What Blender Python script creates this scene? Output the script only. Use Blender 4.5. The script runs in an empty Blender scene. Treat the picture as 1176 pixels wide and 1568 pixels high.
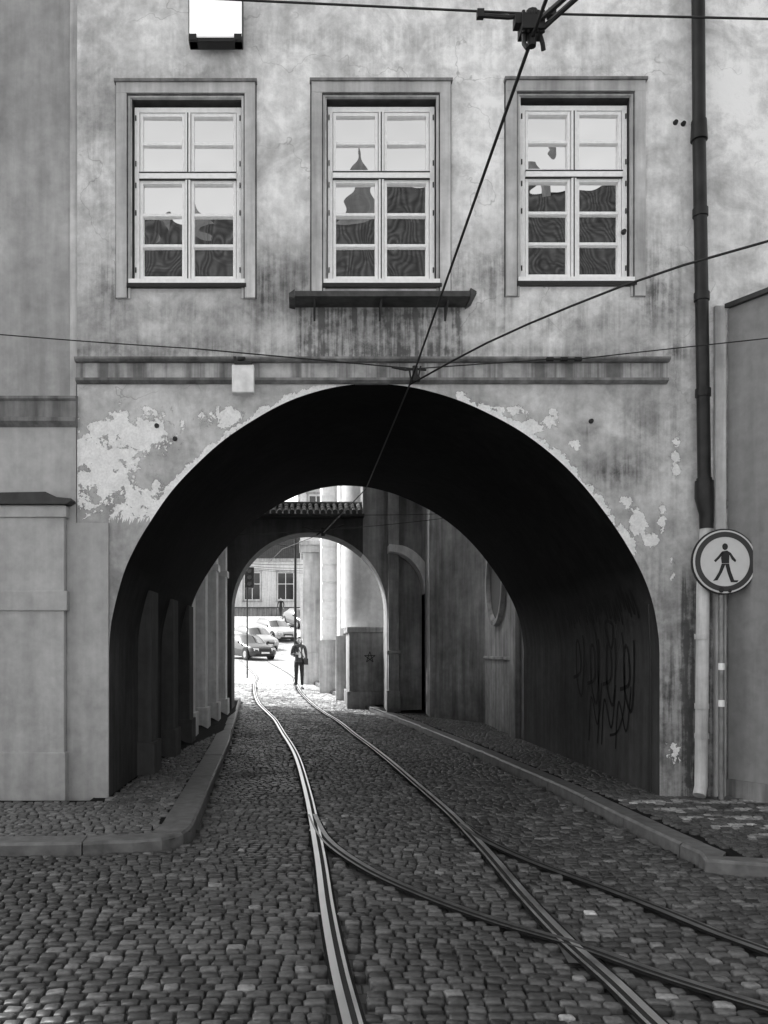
import bpy, bmesh, math, random
import numpy as np
from mathutils import Vector, Matrix
random.seed(7); RNG=np.random.default_rng(7)
S=bpy.context.scene
COL=S.collection
CAMH=1.68; FD=9.3; K=139.8      # eye height, facade distance, image pixels per metre at the facade depth
def fx(p): return (p-466)/K
def fz(q): return CAMH+(996-q)/K

# ------------------------------------------------------------------ helpers
def empty(name):
    o=bpy.data.objects.new(name,None); COL.objects.link(o); o.empty_display_size=.3; return o
def mobj(name,verts,faces,mat,parent=None,smooth=False,attrs=None):
    me=bpy.data.meshes.new(name)
    me.from_pydata([tuple(v) for v in verts],[],[tuple(f) for f in faces]); me.update()
    if attrs:
        for k,v in attrs.items():
            a=me.attributes.new(k,'FLOAT','POINT'); a.data.foreach_set('value',np.asarray(v,dtype=np.float32))
    if smooth: me.polygons.foreach_set('use_smooth',[True]*len(me.polygons))
    if mat: me.materials.append(mat)
    o=bpy.data.objects.new(name,me); COL.objects.link(o)
    if parent: o.parent=parent
    return o
class Acc:
    def __init__(s): s.v=[]; s.f=[]
    def box(s,x0,x1,y0,y1,z0,z1):
        n=len(s.v)
        x0,x1=min(x0,x1),max(x0,x1); y0,y1=min(y0,y1),max(y0,y1); z0,z1=min(z0,z1),max(z0,z1)
        s.v+=[(x0,y0,z0),(x1,y0,z0),(x1,y1,z0),(x0,y1,z0),(x0,y0,z1),(x1,y0,z1),(x1,y1,z1),(x0,y1,z1)]
        s.f+=[(n,n+3,n+2,n+1),(n+4,n+5,n+6,n+7),(n,n+1,n+5,n+4),(n+1,n+2,n+6,n+5),(n+2,n+3,n+7,n+6),(n+3,n,n+4,n+7)]
        return s
    def prism_y(s,poly,y0,y1):   # polygon in XZ, extruded in Y
        n=len(s.v); m=len(poly)
        s.v+=[(x,y0,z) for x,z in poly]+[(x,y1,z) for x,z in poly]
        s.f.append(tuple(range(n,n+m))); s.f.append(tuple(range(n+2*m-1,n+m-1,-1)))
        for i in range(m):
            j=(i+1)%m; s.f.append((n+i,n+m+i,n+m+j,n+j))
        return s
    def prism_x(s,poly,x0,x1):   # polygon in YZ
        n=len(s.v); m=len(poly)
        s.v+=[(x0,y,z) for y,z in poly]+[(x1,y,z) for y,z in poly]
        s.f.append(tuple(range(n,n+m))); s.f.append(tuple(range(n+2*m-1,n+m-1,-1)))
        for i in range(m):
            j=(i+1)%m; s.f.append((n+i,n+m+i,n+m+j,n+j))
        return s
    def prism_z(s,poly,z0,z1):
        n=len(s.v); m=len(poly)
        s.v+=[(x,y,z0) for x,y in poly]+[(x,y,z1) for x,y in poly]
        s.f.append(tuple(range(n,n+m))); s.f.append(tuple(range(n+2*m-1,n+m-1,-1)))
        for i in range(m):
            j=(i+1)%m; s.f.append((n+i,n+m+i,n+m+j,n+j))
        return s
    def cyl(s,p0,p1,r0,r1=None,n=16):
        if r1 is None: r1=r0
        p0=Vector(p0); p1=Vector(p1); d=(p1-p0).normalized()
        a=d.orthogonal().normalized(); b=d.cross(a); k=len(s.v)
        for p,r in((p0,r0),(p1,r1)):
            for i in range(n):
                t=2*math.pi*i/n; s.v.append(tuple(p+a*math.cos(t)*r+b*math.sin(t)*r))
        for i in range(n):
            j=(i+1)%n; s.f.append((k+i,k+j,k+n+j,k+n+i))
        s.f.append(tuple(range(k+n-1,k-1,-1))); s.f.append(tuple(range(k+n,k+2*n)))
        return s
    def tube(s,pts,r,n=8):
        pts=[Vector(p) for p in pts]; k=len(s.v); m=len(pts)
        prev=None
        for i,p in enumerate(pts):
            d=(pts[min(i+1,m-1)]-pts[max(i-1,0)]).normalized()
            a=(prev-d*prev.dot(d)) if prev else d.orthogonal()
            if a.length<1e-5: a=d.orthogonal()
            a.normalize(); prev=a; b=d.cross(a)
            rr=r[i] if isinstance(r,(list,tuple)) else r
            for q in range(n):
                t=2*math.pi*q/n; s.v.append(tuple(p+a*math.cos(t)*rr+b*math.sin(t)*rr))
        for i in range(m-1):
            for q in range(n):
                w=(q+1)%n; s.f.append((k+i*n+q,k+i*n+w,k+(i+1)*n+w,k+(i+1)*n+q))
        s.f.append(tuple(range(k+n-1,k-1,-1))); s.f.append(tuple(range(k+(m-1)*n,k+m*n)))
        return s
    def make(s,name,mat,parent=None,smooth=False,bevel=0):
        o=mobj(name,s.v,s.f,mat,parent)
        bm=bmesh.new(); bm.from_mesh(o.data); bmesh.ops.recalc_face_normals(bm,faces=bm.faces); bm.to_mesh(o.data); bm.free()
        if smooth:
            o.data.polygons.foreach_set('use_smooth',[True]*len(o.data.polygons))
            m=o.modifiers.new('es','EDGE_SPLIT'); m.split_angle=math.radians(40)
        if bevel:
            m=o.modifiers.new('bv','BEVEL'); m.width=bevel; m.segments=2; m.limit_method='ANGLE'
        return o
def catmull(P,n=6):
    P=[tuple(p) for p in P]; out=[]
    for i in range(len(P)-1):
        p0=P[max(i-1,0)];p1=P[i];p2=P[i+1];p3=P[min(i+2,len(P)-1)]
        for k in range(n):
            t=k/n
            out.append(tuple(.5*((2*b)+(-a+c)*t+(2*a-5*b+4*c-d)*t*t+(-a+3*b-3*c+d)*t**3) for a,b,c,d in zip(p0,p1,p2,p3)))
    out.append(P[-1]); return out
# ------------------------------------------------------------------ materials
class NT:
    def __init__(s,name):
        s.m=bpy.data.materials.new(name); s.m.use_nodes=True; s.t=s.m.node_tree; s.b=s.t.nodes['Principled BSDF']
        s.co=s.t.nodes.new('ShaderNodeTexCoord').outputs['Object']
    def n(s,t,**k):
        x=s.t.nodes.new(t)
        for a,b in k.items(): setattr(x,a,b)
        return x
    def L(s,a,b):
        if isinstance(a,(int,float)): b.default_value=a
        else: s.t.links.new(a,b)
    def math(s,op,a,b=0.,c=None,clamp=False):
        x=s.n('ShaderNodeMath',operation=op,use_clamp=clamp); s.L(a,x.inputs[0]); s.L(b,x.inputs[1])
        if c is not None: s.L(c,x.inputs[2])
        return x.outputs[0]
    def mapr(s,v,a,b,c=0.,d=1.):
        x=s.n('ShaderNodeMapRange'); s.L(v,x.inputs[0])
        for i,q in enumerate((a,b,c,d)): x.inputs[i+1].default_value=q
        return x.outputs[0]
    def mix(s,f,a,b):
        x=s.n('ShaderNodeMix',data_type='FLOAT'); s.L(f,x.inputs[0]); s.L(a,x.inputs[2]); s.L(b,x.inputs[3]); return x.outputs[0]
    def noise(s,scale,detail=5,rough=.55,map=None,dist=0.):
        x=s.n('ShaderNodeTexNoise'); x.inputs['Scale'].default_value=scale; x.inputs['Detail'].default_value=min(detail,5)
        x.inputs['Roughness'].default_value=rough; x.inputs['Distortion'].default_value=dist
        c=s.co
        if map:
            mp=s.n('ShaderNodeMapping'); mp.inputs['Scale'].default_value=map; s.t.links.new(s.co,mp.inputs[0]); c=mp.outputs[0]
        s.t.links.new(c,x.inputs['Vector']); return x.outputs['Fac']
    def attr(s,name):
        x=s.n('ShaderNodeAttribute',attribute_name=name); return x.outputs['Fac']
    def z(s):
        x=s.n('ShaderNodeSeparateXYZ'); s.t.links.new(s.co,x.inputs[0]); return x.outputs[2]
    def bump(s,h,strength=.4,dist=.01,prev=None):
        x=s.n('ShaderNodeBump'); x.inputs['Strength'].default_value=strength; x.inputs['Distance'].default_value=dist
        s.L(h,x.inputs['Height'])
        if prev is not None: s.t.links.new(prev,x.inputs['Normal'])
        return x.outputs[0]
    def fin(s,col,rough=.8,nrm=None,metal=0.,spec=.3):
        if isinstance(col,(int,float)): s.b.inputs['Base Color'].default_value=(col,col,col,1)
        else: s.t.links.new(col,s.b.inputs['Base Color'])
        s.L(rough,s.b.inputs['Roughness']); s.b.inputs['Metallic'].default_value=metal
        s.b.inputs['Specular IOR Level'].default_value=spec
        if nrm is not None: s.t.links.new(nrm,s.b.inputs['Normal'])
        return s.m
def simple(name,c,rough=.6,metal=0.,var=.25,scale=8,bump=.1,spec=.4):
    t=NT(name); n=t.noise(scale,3); k=t.math('MULTIPLY',t.mapr(n,.3,.7,1-var,1+var),c)
    return t.fin(k,rough,t.bump(n,bump,.005) if bump else None,metal,spec)
def plaster(name,c,var=.3,bump=.35,streak=.3,rough=.9,low=.0,zsplit=None,spec=.2):
    t=NT(name)
    a=t.noise(.7,5,.6); b=t.noise(6,5,.65); st=t.noise(3,4,.6,map=(2.2,2.2,.18))
    col=t.math('MULTIPLY',t.mapr(a,.3,.7,1-var,1+var),t.mapr(b,.3,.7,.86,1.12))
    col=t.math('MULTIPLY',col,t.mapr(st,.3,.65,1-streak,1.05))
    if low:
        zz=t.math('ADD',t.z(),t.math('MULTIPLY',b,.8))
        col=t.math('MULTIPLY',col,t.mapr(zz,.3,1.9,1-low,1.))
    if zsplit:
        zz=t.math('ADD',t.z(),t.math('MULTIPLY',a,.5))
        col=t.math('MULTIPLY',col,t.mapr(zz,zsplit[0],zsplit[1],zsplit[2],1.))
    col=t.math('MULTIPLY',col,c)
    return t.fin(col,rough,t.bump(b,bump,.014),spec=spec)

def facade_mat(name):
    t=NT(name)
    tone=t.attr('tone'); peel=t.attr('peel'); grime_shade=t.attr('grime_shade')
    a=t.noise(.9,5,.62); b=t.noise(7,5,.72); c=t.noise(40,2,.6)
    st=t.noise(5,4,.65,map=(1.6,1.6,.16)); st2=t.noise(12,3,.6,map=(2.0,2.0,.1))
    bl=t.noise(2.0,5,.62,dist=.9)
    col=t.math('MULTIPLY',tone,t.mapr(a,.32,.68,.66,1.22))
    col=t.math('MULTIPLY',col,t.mapr(bl,.36,.56,.76,1.05))
    col=t.math('MULTIPLY',col,t.mapr(b,.28,.72,.78,1.16))
    col=t.math('MULTIPLY',col,t.mapr(st,.3,.6,.88,1.03))
    g=t.math('MULTIPLY',grime_shade,t.mapr(t.math('ADD',t.math('MULTIPLY',st2,.6),t.math('MULTIPLY',b,.4)),.38,.56,1.25,.45),clamp=True)
    col=t.math('MULTIPLY',col,t.math('SUBTRACT',1.,t.math('MULTIPLY',g,.76)))
    pn=t.noise(6.5,5,.7,dist=.3); pm=t.mapr(t.math('ADD',pn,peel),.985,1.0)
    pc=t.math('MULTIPLY',t.mapr(b,.3,.7,.72,.95),t.mapr(c,.3,.7,.85,1.05))
    col=t.mix(pm,col,pc)
    pe=t.mapr(t.math('ADD',pn,peel),.955,.985); edge=t.math('SUBTRACT',pe,pm,clamp=True)
    col=t.math('MULTIPLY',col,t.math('SUBTRACT',1.,t.math('MULTIPLY',edge,.45)))
    dn=t.n('ShaderNodeTexNoise'); dn.inputs['Scale'].default_value=1.6; dn.inputs['Detail'].default_value=4; t.t.links.new(t.co,dn.inputs['Vector'])
    vm=t.n('ShaderNodeVectorMath',operation='MULTIPLY_ADD'); t.t.links.new(dn.outputs['Color'],vm.inputs[0]); vm.inputs[1].default_value=(1.3,1.3,1.3); t.t.links.new(t.co,vm.inputs[2])
    vo=t.n('ShaderNodeTexVoronoi',feature='DISTANCE_TO_EDGE'); vo.inputs['Scale'].default_value=.6; t.t.links.new(vm.outputs[0],vo.inputs['Vector'])
    ck=t.mapr(vo.outputs['Distance'],.0,.005,1.,0.); ms=t.mapr(a,.50,.58)
    ck=t.math('MULTIPLY',ck,ms)
    col=t.math('MULTIPLY',col,t.math('SUBTRACT',1.,t.math('MULTIPLY',ck,.38)))
    col=t.math('MINIMUM',col,.9)
    h=t.math('SUBTRACT',t.math('MULTIPLY',b,.8),t.math('MULTIPLY',pm,.35))
    return t.fin(col,.9,t.bump(h,.5,.03),spec=.2)
def stone_mat(name,rough=(.38,.62)):
    t=NT(name); tone=t.attr('tone'); b=t.noise(28,3,.65); c=t.noise(.8,2)
    col=t.math('MULTIPLY',tone,t.mapr(b,.3,.7,.6,1.4)); col=t.math('MULTIPLY',col,t.mapr(c,.3,.7,.7,1.35))
    return t.fin(col,t.mapr(c,.35,.65,rough[0],rough[1]),t.bump(b,.5,.008),spec=.42)
def sheet_mat(name,c,sc=8.5,rough=.6):
    t=NT(name); br=t.n('ShaderNodeTexBrick'); br.inputs['Scale'].default_value=sc; br.inputs['Mortar Size'].default_value=.06
    br.inputs['Brick Width'].default_value=1.; br.inputs['Row Height'].default_value=1.; br.inputs['Mortar Smooth'].default_value=.5
    br.inputs['Color1'].default_value=(.6,.6,.6,1); br.inputs['Color2'].default_value=(1,1,1,1); br.inputs['Mortar'].default_value=(.15,.15,.15,1)
    t.t.links.new(t.co,br.inputs['Vector'])
    n=t.noise(1.5,5); bw=t.n('ShaderNodeRGBToBW'); t.t.links.new(br.outputs['Color'],bw.inputs[0])
    col=t.math('MULTIPLY',t.math('MULTIPLY',bw.outputs[0],c),t.mapr(n,.3,.7,.7,1.25))
    return t.fin(col,rough,t.bump(bw.outputs[0],.5,.02),spec=.4)

M_fac=facade_mat('weathered_plaster')
M_left=plaster('grey_plaster',.34,.32,.3,.2)
M_leftlow=plaster('grey_plaster_low',.42,.14,.15,.15,low=.2)
M_trim=plaster('trim_plaster',.50,.30,.35,.4)
M_corn=plaster('cornice_plaster',.24,.35,.4,.6)
M_lead=simple('sheet_metal_dark',.03,.5,0,.4,6)
M_ledge=simple('ledge_metal',.05,.6,0,.4,10)
M_vault=plaster('vault_dark_plaster',.011,.3,.3,.35,zsplit=(1.9,2.9,6.),spec=.05)  # near black above, paler towards the bottom
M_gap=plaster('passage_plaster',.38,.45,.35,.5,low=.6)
M_dim=plaster('dark_and_shade_plaster',.09,.3,.3,.4)  # dark tone holds painted eave and reveal shade; also plain dark gables
M_pil=plaster('pilaster_plaster',.82,.12,.2,.25,low=.3)
M_white=plaster('white_limewash',.85,.06,.15,.08,low=.1)
M_rightw=plaster('side_wall_plaster',.25,.1,.15,.15)
M_paintw=simple('white_window_paint',.88,.45,0,.06,20,.05)
M_black=simple('black_iron',.012,.5,0,.3,15,.1)
M_wire=simple('wire_black',.008,.6,0,.2,15,0)
M_pipe=simple('downpipe_metal',.018,.45,.3,.5,5,.15)
M_pipel=plaster('painted_pipe',.70,.25,.2,.5)
M_plastic=simple('off_white_plastic',.72,.5,0,.15,10,.05)
_t=NT('rail_steel'); _n=_t.noise(3,3,.6); M_steel=_t.fin(.92,_t.mapr(_n,.3,.7,.28,.45),None,1.0)
M_groove=simple('rail_groove',.008,.9)
M_raildk=simple('rail_dull_steel',.26,.38,.9,.3,8,.05)
M_stone=stone_mat('cobble_granite',(.40,.62)); M_pave=stone_mat('pavement_setts',(.45,.7))
M_bed=simple('joint_grit',.010,.95,0,.4,30,.5,.1)
M_kerb=simple('kerb_granite',.11,.5,0,.35,9,.3)
def tilemat(c,name='roof_tile_clay'):
    t=NT(name); w=t.n('ShaderNodeTexWave',bands_direction='X'); w.inputs['Scale'].default_value=1.5; w.inputs['Distortion'].default_value=.15; t.t.links.new(t.co,w.inputs[0])
    w2=t.n('ShaderNodeTexWave',bands_direction='Y',wave_profile='SAW'); w2.inputs['Scale'].default_value=.9; w2.inputs['Distortion'].default_value=.1; t.t.links.new(t.co,w2.inputs[0])
    k=t.math('MULTIPLY',w.outputs['Fac'],t.mapr(w2.outputs['Fac'],0,1,.55,1.))
    col=t.math('MULTIPLY',t.mapr(k,0,1,.45,1.25),t.math('MULTIPLY',t.mapr(t.noise(3,4),.3,.7,.5,1.5),c))
    return t.fin(col,.9,t.bump(k,.4,.04),spec=.1)
M_tile=tilemat(.022)
def glassmat():
    t=NT('window_glass'); n=t.noise(1.8,1,.5)
    return t.fin(.86,.012,t.bump(n,.16,.06),1.0)
M_glass=glassmat()
M_dglass=simple('dark_glass',.02,.08,0,.1,5,0,.8)

# ------------------------------------------------------------------ terrain profile
PY=[-200,17,21,27.3,38,46,52,57,62,70,74,80,95,2000]; PZ=[0,0,.08,.44,.75,1.0,1.3,1.9,2.6,3.75,4.5,4.9,5.1,5.1]
def gz(y): return np.interp(y,PY,PZ)
ys=sorted(set([-300,-60]+list(np.arange(0,100,1.0))+[120,200,400,900])); xs=[-600,-100,-30,-10,-4,0,4,10,30,100,600]
V=[(x,y,float(gz(y))-.035) for y in ys for x in xs]; F=[]
nx=len(xs)
for j in range(len(ys)-1):
    for i in range(nx-1): F.append((j*nx+i,j*nx+i+1,(j+1)*nx+i+1,(j+1)*nx+i))
mobj('ground',V,F,sheet_mat('ground_setts',.07),smooth=True)
mobj('bounce_ground',[(-30,-8.5,-.028),(30,-8.5,-.028),(30,.9,-.028),(-30,.9,-.028)],[(0,1,2,3)],sheet_mat('bounce_paving',.5,2.5))  # unseen pale ground, added to bounce sunlight onto the facade
ys=list(np.arange(29.9,96,1.)); V=[];F=[]
for y in ys:
    for x in (-14,-7,-3,0,3,9): V.append((x,y,float(gz(y))-.006))
for j in range(len(ys)-1):
    for i in range(5): F.append((j*6+i,j*6+i+1,(j+1)*6+i+1,(j+1)*6+i))
mobj('cobbled_road',V,F,sheet_mat('far_setts',.62),smooth=True)  # pale tone continues the sun glare painted on the stones

# ------------------------------------------------------------------ rails
def gp(p,q):            # image pixels -> ground plane metres
    y=1300*CAMH/(q-996); return ((p-466)*y/1300,y)
rail_paths={
 'main_l':[gp(548,1600),gp(540,1568),gp(518,1480),gp(501,1390),gp(488,1300),gp(470,1210),gp(452,1153),gp(430,1118)],
 'main_r':[gp(1040,1600),gp(1003,1568),gp(938,1505),gp(866,1440),gp(800,1370),gp(742,1302),gp(690,1247),gp(640,1203),gp(590,1160),gp(548,1128)],
 'br_l':[gp(478,1248),gp(500,1287),gp(560,1330),gp(650,1372),gp(760,1412),gp(880,1447),gp(1010,1493),gp(1176,1545),gp(1330,1590)],
 'br_r':[gp(706,1262),gp(745,1288),gp(820,1322),gp(930,1362),gp(1010,1393),gp(1100,1430),gp(1176,1458),gp(1340,1520)],
}
rail_paths['main_l']+=[(-.78,20.6),(-1.25,23.4),(-1.55,26.5),(-1.75,30),(-1.9,34),(-2.6,40),(-3.6,48)]
rail_paths['main_r']+=[(.73,20.0),(.26,23.0),(-.12,26.4),(-.30,30),(-.45,34),(-1.1,40),(-2.1,48)]
rp={k:np.array(catmull(v,10)) for k,v in rail_paths.items()}
def strip(path,o0,o1,z,acc):
    n=len(acc.v); d=np.gradient(path,axis=0); d/=np.linalg.norm(d,axis=1)[:,None]; nn=np.stack([d[:,1],-d[:,0]],1)
    for p,q in zip(path,nn):
        zz=float(gz(p[1]))+z
        acc.v.append((p[0]+q[0]*o0,p[1]+q[1]*o0,zz)); acc.v.append((p[0]+q[0]*o1,p[1]+q[1]*o1,zz))
    for i in range(len(path)-1): acc.f.append((n+2*i,n+2*i+2,n+2*i+3,n+2*i+1))
T=empty('tram_track')
A=Acc(); B=Acc(); C=Acc(); D=Acc(); Eb=Acc()
for i,(k,p) in enumerate(rp.items()):
    z=.003+.0006*i
    strip(p,-.064,.064,z,Eb)
    h=C if k.startswith('br') else A
    if k.endswith('l'): strip(p,-.046,-.004,z+.006,h); strip(p,-.004,.026,z+.003,B); strip(p,.026,.046,z+.0055,D if h is C else A)
    else: strip(p,.004,.046,z+.006,h); strip(p,-.026,.004,z+.003,B); strip(p,-.046,-.026,z+.0055,D if h is C else A)
A.make('rail_head',M_steel,T); B.make('rail_groove',M_groove,T); C.make('rail_head_branch',M_raildk,T); D.make('rail_guard',M_raildk,T); Eb.make('rail_bed',M_bed,T)
pl=Acc()
for (p,q) in ((868,1443),(487,1262),(712,1268)):
    x,y=gp(p,q); pl.prism_z([(x-.09,y-.32),(x+.05,y-.34),(x+.11,y+.3),(x-.03,y+.3)],.001,.0032)
pl.make('crossing_plate',M_raildk,T)

# ------------------------------------------------------------------ pavements
padL=[(-9,6.72),(-2.5,6.95),(-1.75,7.05),(-1.35,7.1),(-1.12,7.25),(-1.02,7.55),(-1.04,8.3),(-1.1,9.6),(-1.2,12),(-1.32,14.8),(-1.5,18),(-1.66,21.1),(-1.8,24),(-2.3,24),(-2.3,9.1),(-9,9.1)]
padR=[(3.3,6.35),(3.14,6.6),(3.08,7.3),(3.05,8.3),(3.0,9.97),(2.84,12.4),(2.68,14.7),(2.42,17.6),(2.0,20.4),(1.62,22.2),(1.15,24.4),(.62,27.2),(.3,30),(6,30),(6,20),(4.2,18),(4.2,9.6),(8,9.6),(10,5.4),(6,5.75)]
PH=.09
def inside(px,py,poly):
    r=np.zeros(px.shape,bool); n=len(poly)
    for i in range(n):
        x1,y1=poly[i]; x2,y2=poly[(i+1)%n]
        if y1==y2: continue
        c=((y1>py)!=(y2>py))&(px<(x2-x1)*(py-y1)/(y2-y1)+x1); r^=c
    return r
def dist_path(px,py,path):
    d=np.full(px.shape,1e9)
    for a,b in zip(path[:-1],path[1:]):
        a=np.asarray(a);b=np.asarray(b); ab=b-a; L=(ab@ab)+1e-12
        t=np.clip(((px-a[0])*ab[0]+(py-a[1])*ab[1])/L,0,1)
        d=np.minimum(d,np.hypot(px-(a[0]+t*ab[0]),py-(a[1]+t*ab[1])))
    return d
def stones(name,mat,x0,x1,y0,y1,sx,sy,test,tone,z0=0.,wave=.08,rough=.006,dome=.007,skew=0.):
    rows=np.arange(y0,y1,sy); cx=[];cy=[];hx=[];hy=[]
    for r in rows:
        x=x0+RNG.random()*sx; n=int((x1-x0)/sx)+2
        w=sx*(.74+.52*RNG.random(n)); c=x+np.cumsum(w)-w/2
        cx.append(c); cy.append(np.full(n,r)+RNG.normal(0,.05*sy,n)); hx.append(w/2); hy.append(sy/2*(.9+.12*RNG.random(n)))
    cx=np.concatenate(cx);cy=np.concatenate(cy);hx=np.concatenate(hx)-.005;hy=np.concatenate(hy)-.006
    wy=cy+wave*np.sin(cx*1.3+cy*.35)+.5*wave*np.sin(cx*3.1+cy*.8+1)+skew*cx
    ang=wave*1.3*np.cos(cx*1.3+cy*.35)+skew+RNG.normal(0,.06,len(cx))
    k=test(cx,wy); cx,cy,hx,hy,ang=cx[k],wy[k],hx[k],hy[k],ang[k]
    n=len(cx); g=gz(cy)+z0+RNG.normal(0,rough,n)*.6+.006*np.sin(cx*2.1+1)*np.sin(cy*1.7)*(z0==0)
    u=np.array([1,1,.80,-.80,-1,-1,-.80,.80]); v=np.array([-.76,.76,1,1,.76,-.76,-1,-1])
    tx=RNG.normal(0,.03,n); ty=RNG.normal(0,.04,n)
    out=np.zeros((n,24,3))
    for ri,(sc,z) in enumerate(((1.0,-.045),(.97,-dome*1.3),(.84,0.))):
        lx=u[None]*hx[:,None]*sc*(1+RNG.normal(0,.07,(n,8))); ly=v[None]*hy[:,None]*sc*(1+RNG.normal(0,.07,(n,8)))
        ca,sa=np.cos(ang)[:,None],np.sin(ang)[:,None]
        out[:,ri*8:ri*8+8,0]=cx[:,None]+lx*ca-ly*sa; out[:,ri*8:ri*8+8,1]=cy[:,None]+lx*sa+ly*ca
        out[:,ri*8:ri*8+8,2]=g[:,None]+z+(lx*tx[:,None]+ly*ty[:,None] if ri else 0)
    idx=np.arange(n)[:,None]*24; fs=[]
    for r in (0,1):
        for i in range(8):
            j=(i+1)%8; fs.append(idx+np.array([[r*8+i,r*8+j,r*8+8+j,r*8+8+i]]))
    quads=np.concatenate(fs).tolist(); tops=(idx+np.arange(16,24)[None]).tolist()
    tn=np.repeat(tone(cx,cy),24)
    print(name,n)
    return mobj(name,out.reshape(-1,3).tolist(),quads+tops,mat,smooth=True,attrs={'tone':tn})
lpath=[p for p in padL[:13]]; rpath=[p for p in padR[:13]]+[]
allr=list(rp.values())
def road_ok(x,y):
    k=(x>-.37*y-1.6)&(x<.56*y+1.6)&(x>-4.5)&(x<9)
    k&=~inside(x,y,padL)&~inside(x,y,padR)
    k&=(dist_path(x,y,lpath)>.05)&(dist_path(x,y,rpath+[(10,5.4)])>.05)
    k&=~((y>9.2)&(x>4.1))&~((y>8.9)&(y<24)&(x<-2.2))
    for p in allr: k&=dist_path(x,y,p[::3])>.088
    return k
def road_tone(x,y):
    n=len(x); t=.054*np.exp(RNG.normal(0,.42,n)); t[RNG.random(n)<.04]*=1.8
    t*=np.interp(y,[3,10,18,21,23],[.85,.95,1.2,3.5,8.5]); return np.clip(t,.012,.62)  # stones past the arch paler: sun glare painted into their tone
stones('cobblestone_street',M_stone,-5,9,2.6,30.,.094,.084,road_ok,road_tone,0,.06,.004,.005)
def padtest(poly,path):
    def f(x,y): return inside(x,y,poly)&(dist_path(x,y,path)>.30)
    return f
def toneL(x,y): return np.clip(.10*np.exp(RNG.normal(0,.25,len(x))),.02,.3)
def toneR(x,y):
    t=.06*np.exp(RNG.normal(0,.25,len(x)))
    st=(x>3.45+.2*(8.8-y))&(y<9.1)&(y>6.75)&(np.mod(y-6.75+.05*np.sin(x*9),.42)<.2)&(RNG.random(len(x))<.8)
    t=np.where(st,.24*np.exp(RNG.normal(0,.25,len(x))),t); return t
pL=empty('pavement'); pR=empty('pavement.001')
o=stones('setts',M_pave,-6,-.8,6.6,24,.085,.08,lambda x,y:padtest(padL,lpath)(x,y)&~((y>8.95)&(x<-2.1)),toneL,PH,.03,.003,.004,.12); o.parent=pL
o=stones('setts',M_pave,.2,8,5.3,30,.088,.085,lambda x,y:padtest(padR,rpath+[(10,5.4),(6,5.75)])(x,y)&~((y>9.3)&(x>4.0))&(y<23),toneR,PH,.02,.003,.004); o.parent=pR
def padbed(poly,par,path,w=.28):
    a=Acc(); m=len(poly); a.v=[(x,y,float(gz(y))+PH-.02) for x,y in poly]; a.f=[tuple(range(m))]; a.make('bed',M_bed,par)
    P=np.array(catmull(path,5)); seg=np.hypot(*np.diff(P,axis=0).T); cum=np.concatenate([[0],np.cumsum(seg)])
    a=Acc(); L=cum[-1]; s=0
    while s<L-.1:
        e=min(s+.95+.25*random.random(),L)
        ts=np.linspace(s+.006,e-.006,5); q=np.stack([np.interp(ts,cum,P[:,0]),np.interp(ts,cum,P[:,1])],1)
        d=np.gradient(q,axis=0); d/=np.linalg.norm(d,axis=1)[:,None]; nn=np.stack([-d[:,1],d[:,0]],1)
        if not inside(np.array([q[2][0]+nn[2][0]*.1]),np.array([q[2][1]+nn[2][1]*.1]),poly)[0]: nn=-nn
        n0=len(a.v); dz=random.uniform(-.006,.006)
        for (x,y),(u,v) in zip(q,nn):
            g=float(gz(y))
            for off,z in((-.01,g-.05),(0,g+PH-.015+dz),(.02,g+PH+.006+dz),(w,g+PH+.004+dz),(w,g-.05)): a.v.append((x+u*off,y+v*off,z))
        for i in range(4):
            for j in range(5):
                jj=(j+1)%5; a.f.append((n0+i*5+j,n0+i*5+jj,n0+i*5+5+jj,n0+i*5+5+j))
        a.f.append(tuple(n0+j for j in range(5))); a.f.append(tuple(n0+20+j for j in range(4,-1,-1)))
        s=e
    a.make('kerb',M_kerb,par)
padbed(padL,pL,lpath); padbed(padR,pR,[(10,5.4),(6,5.75)]+rpath,.2)

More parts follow.
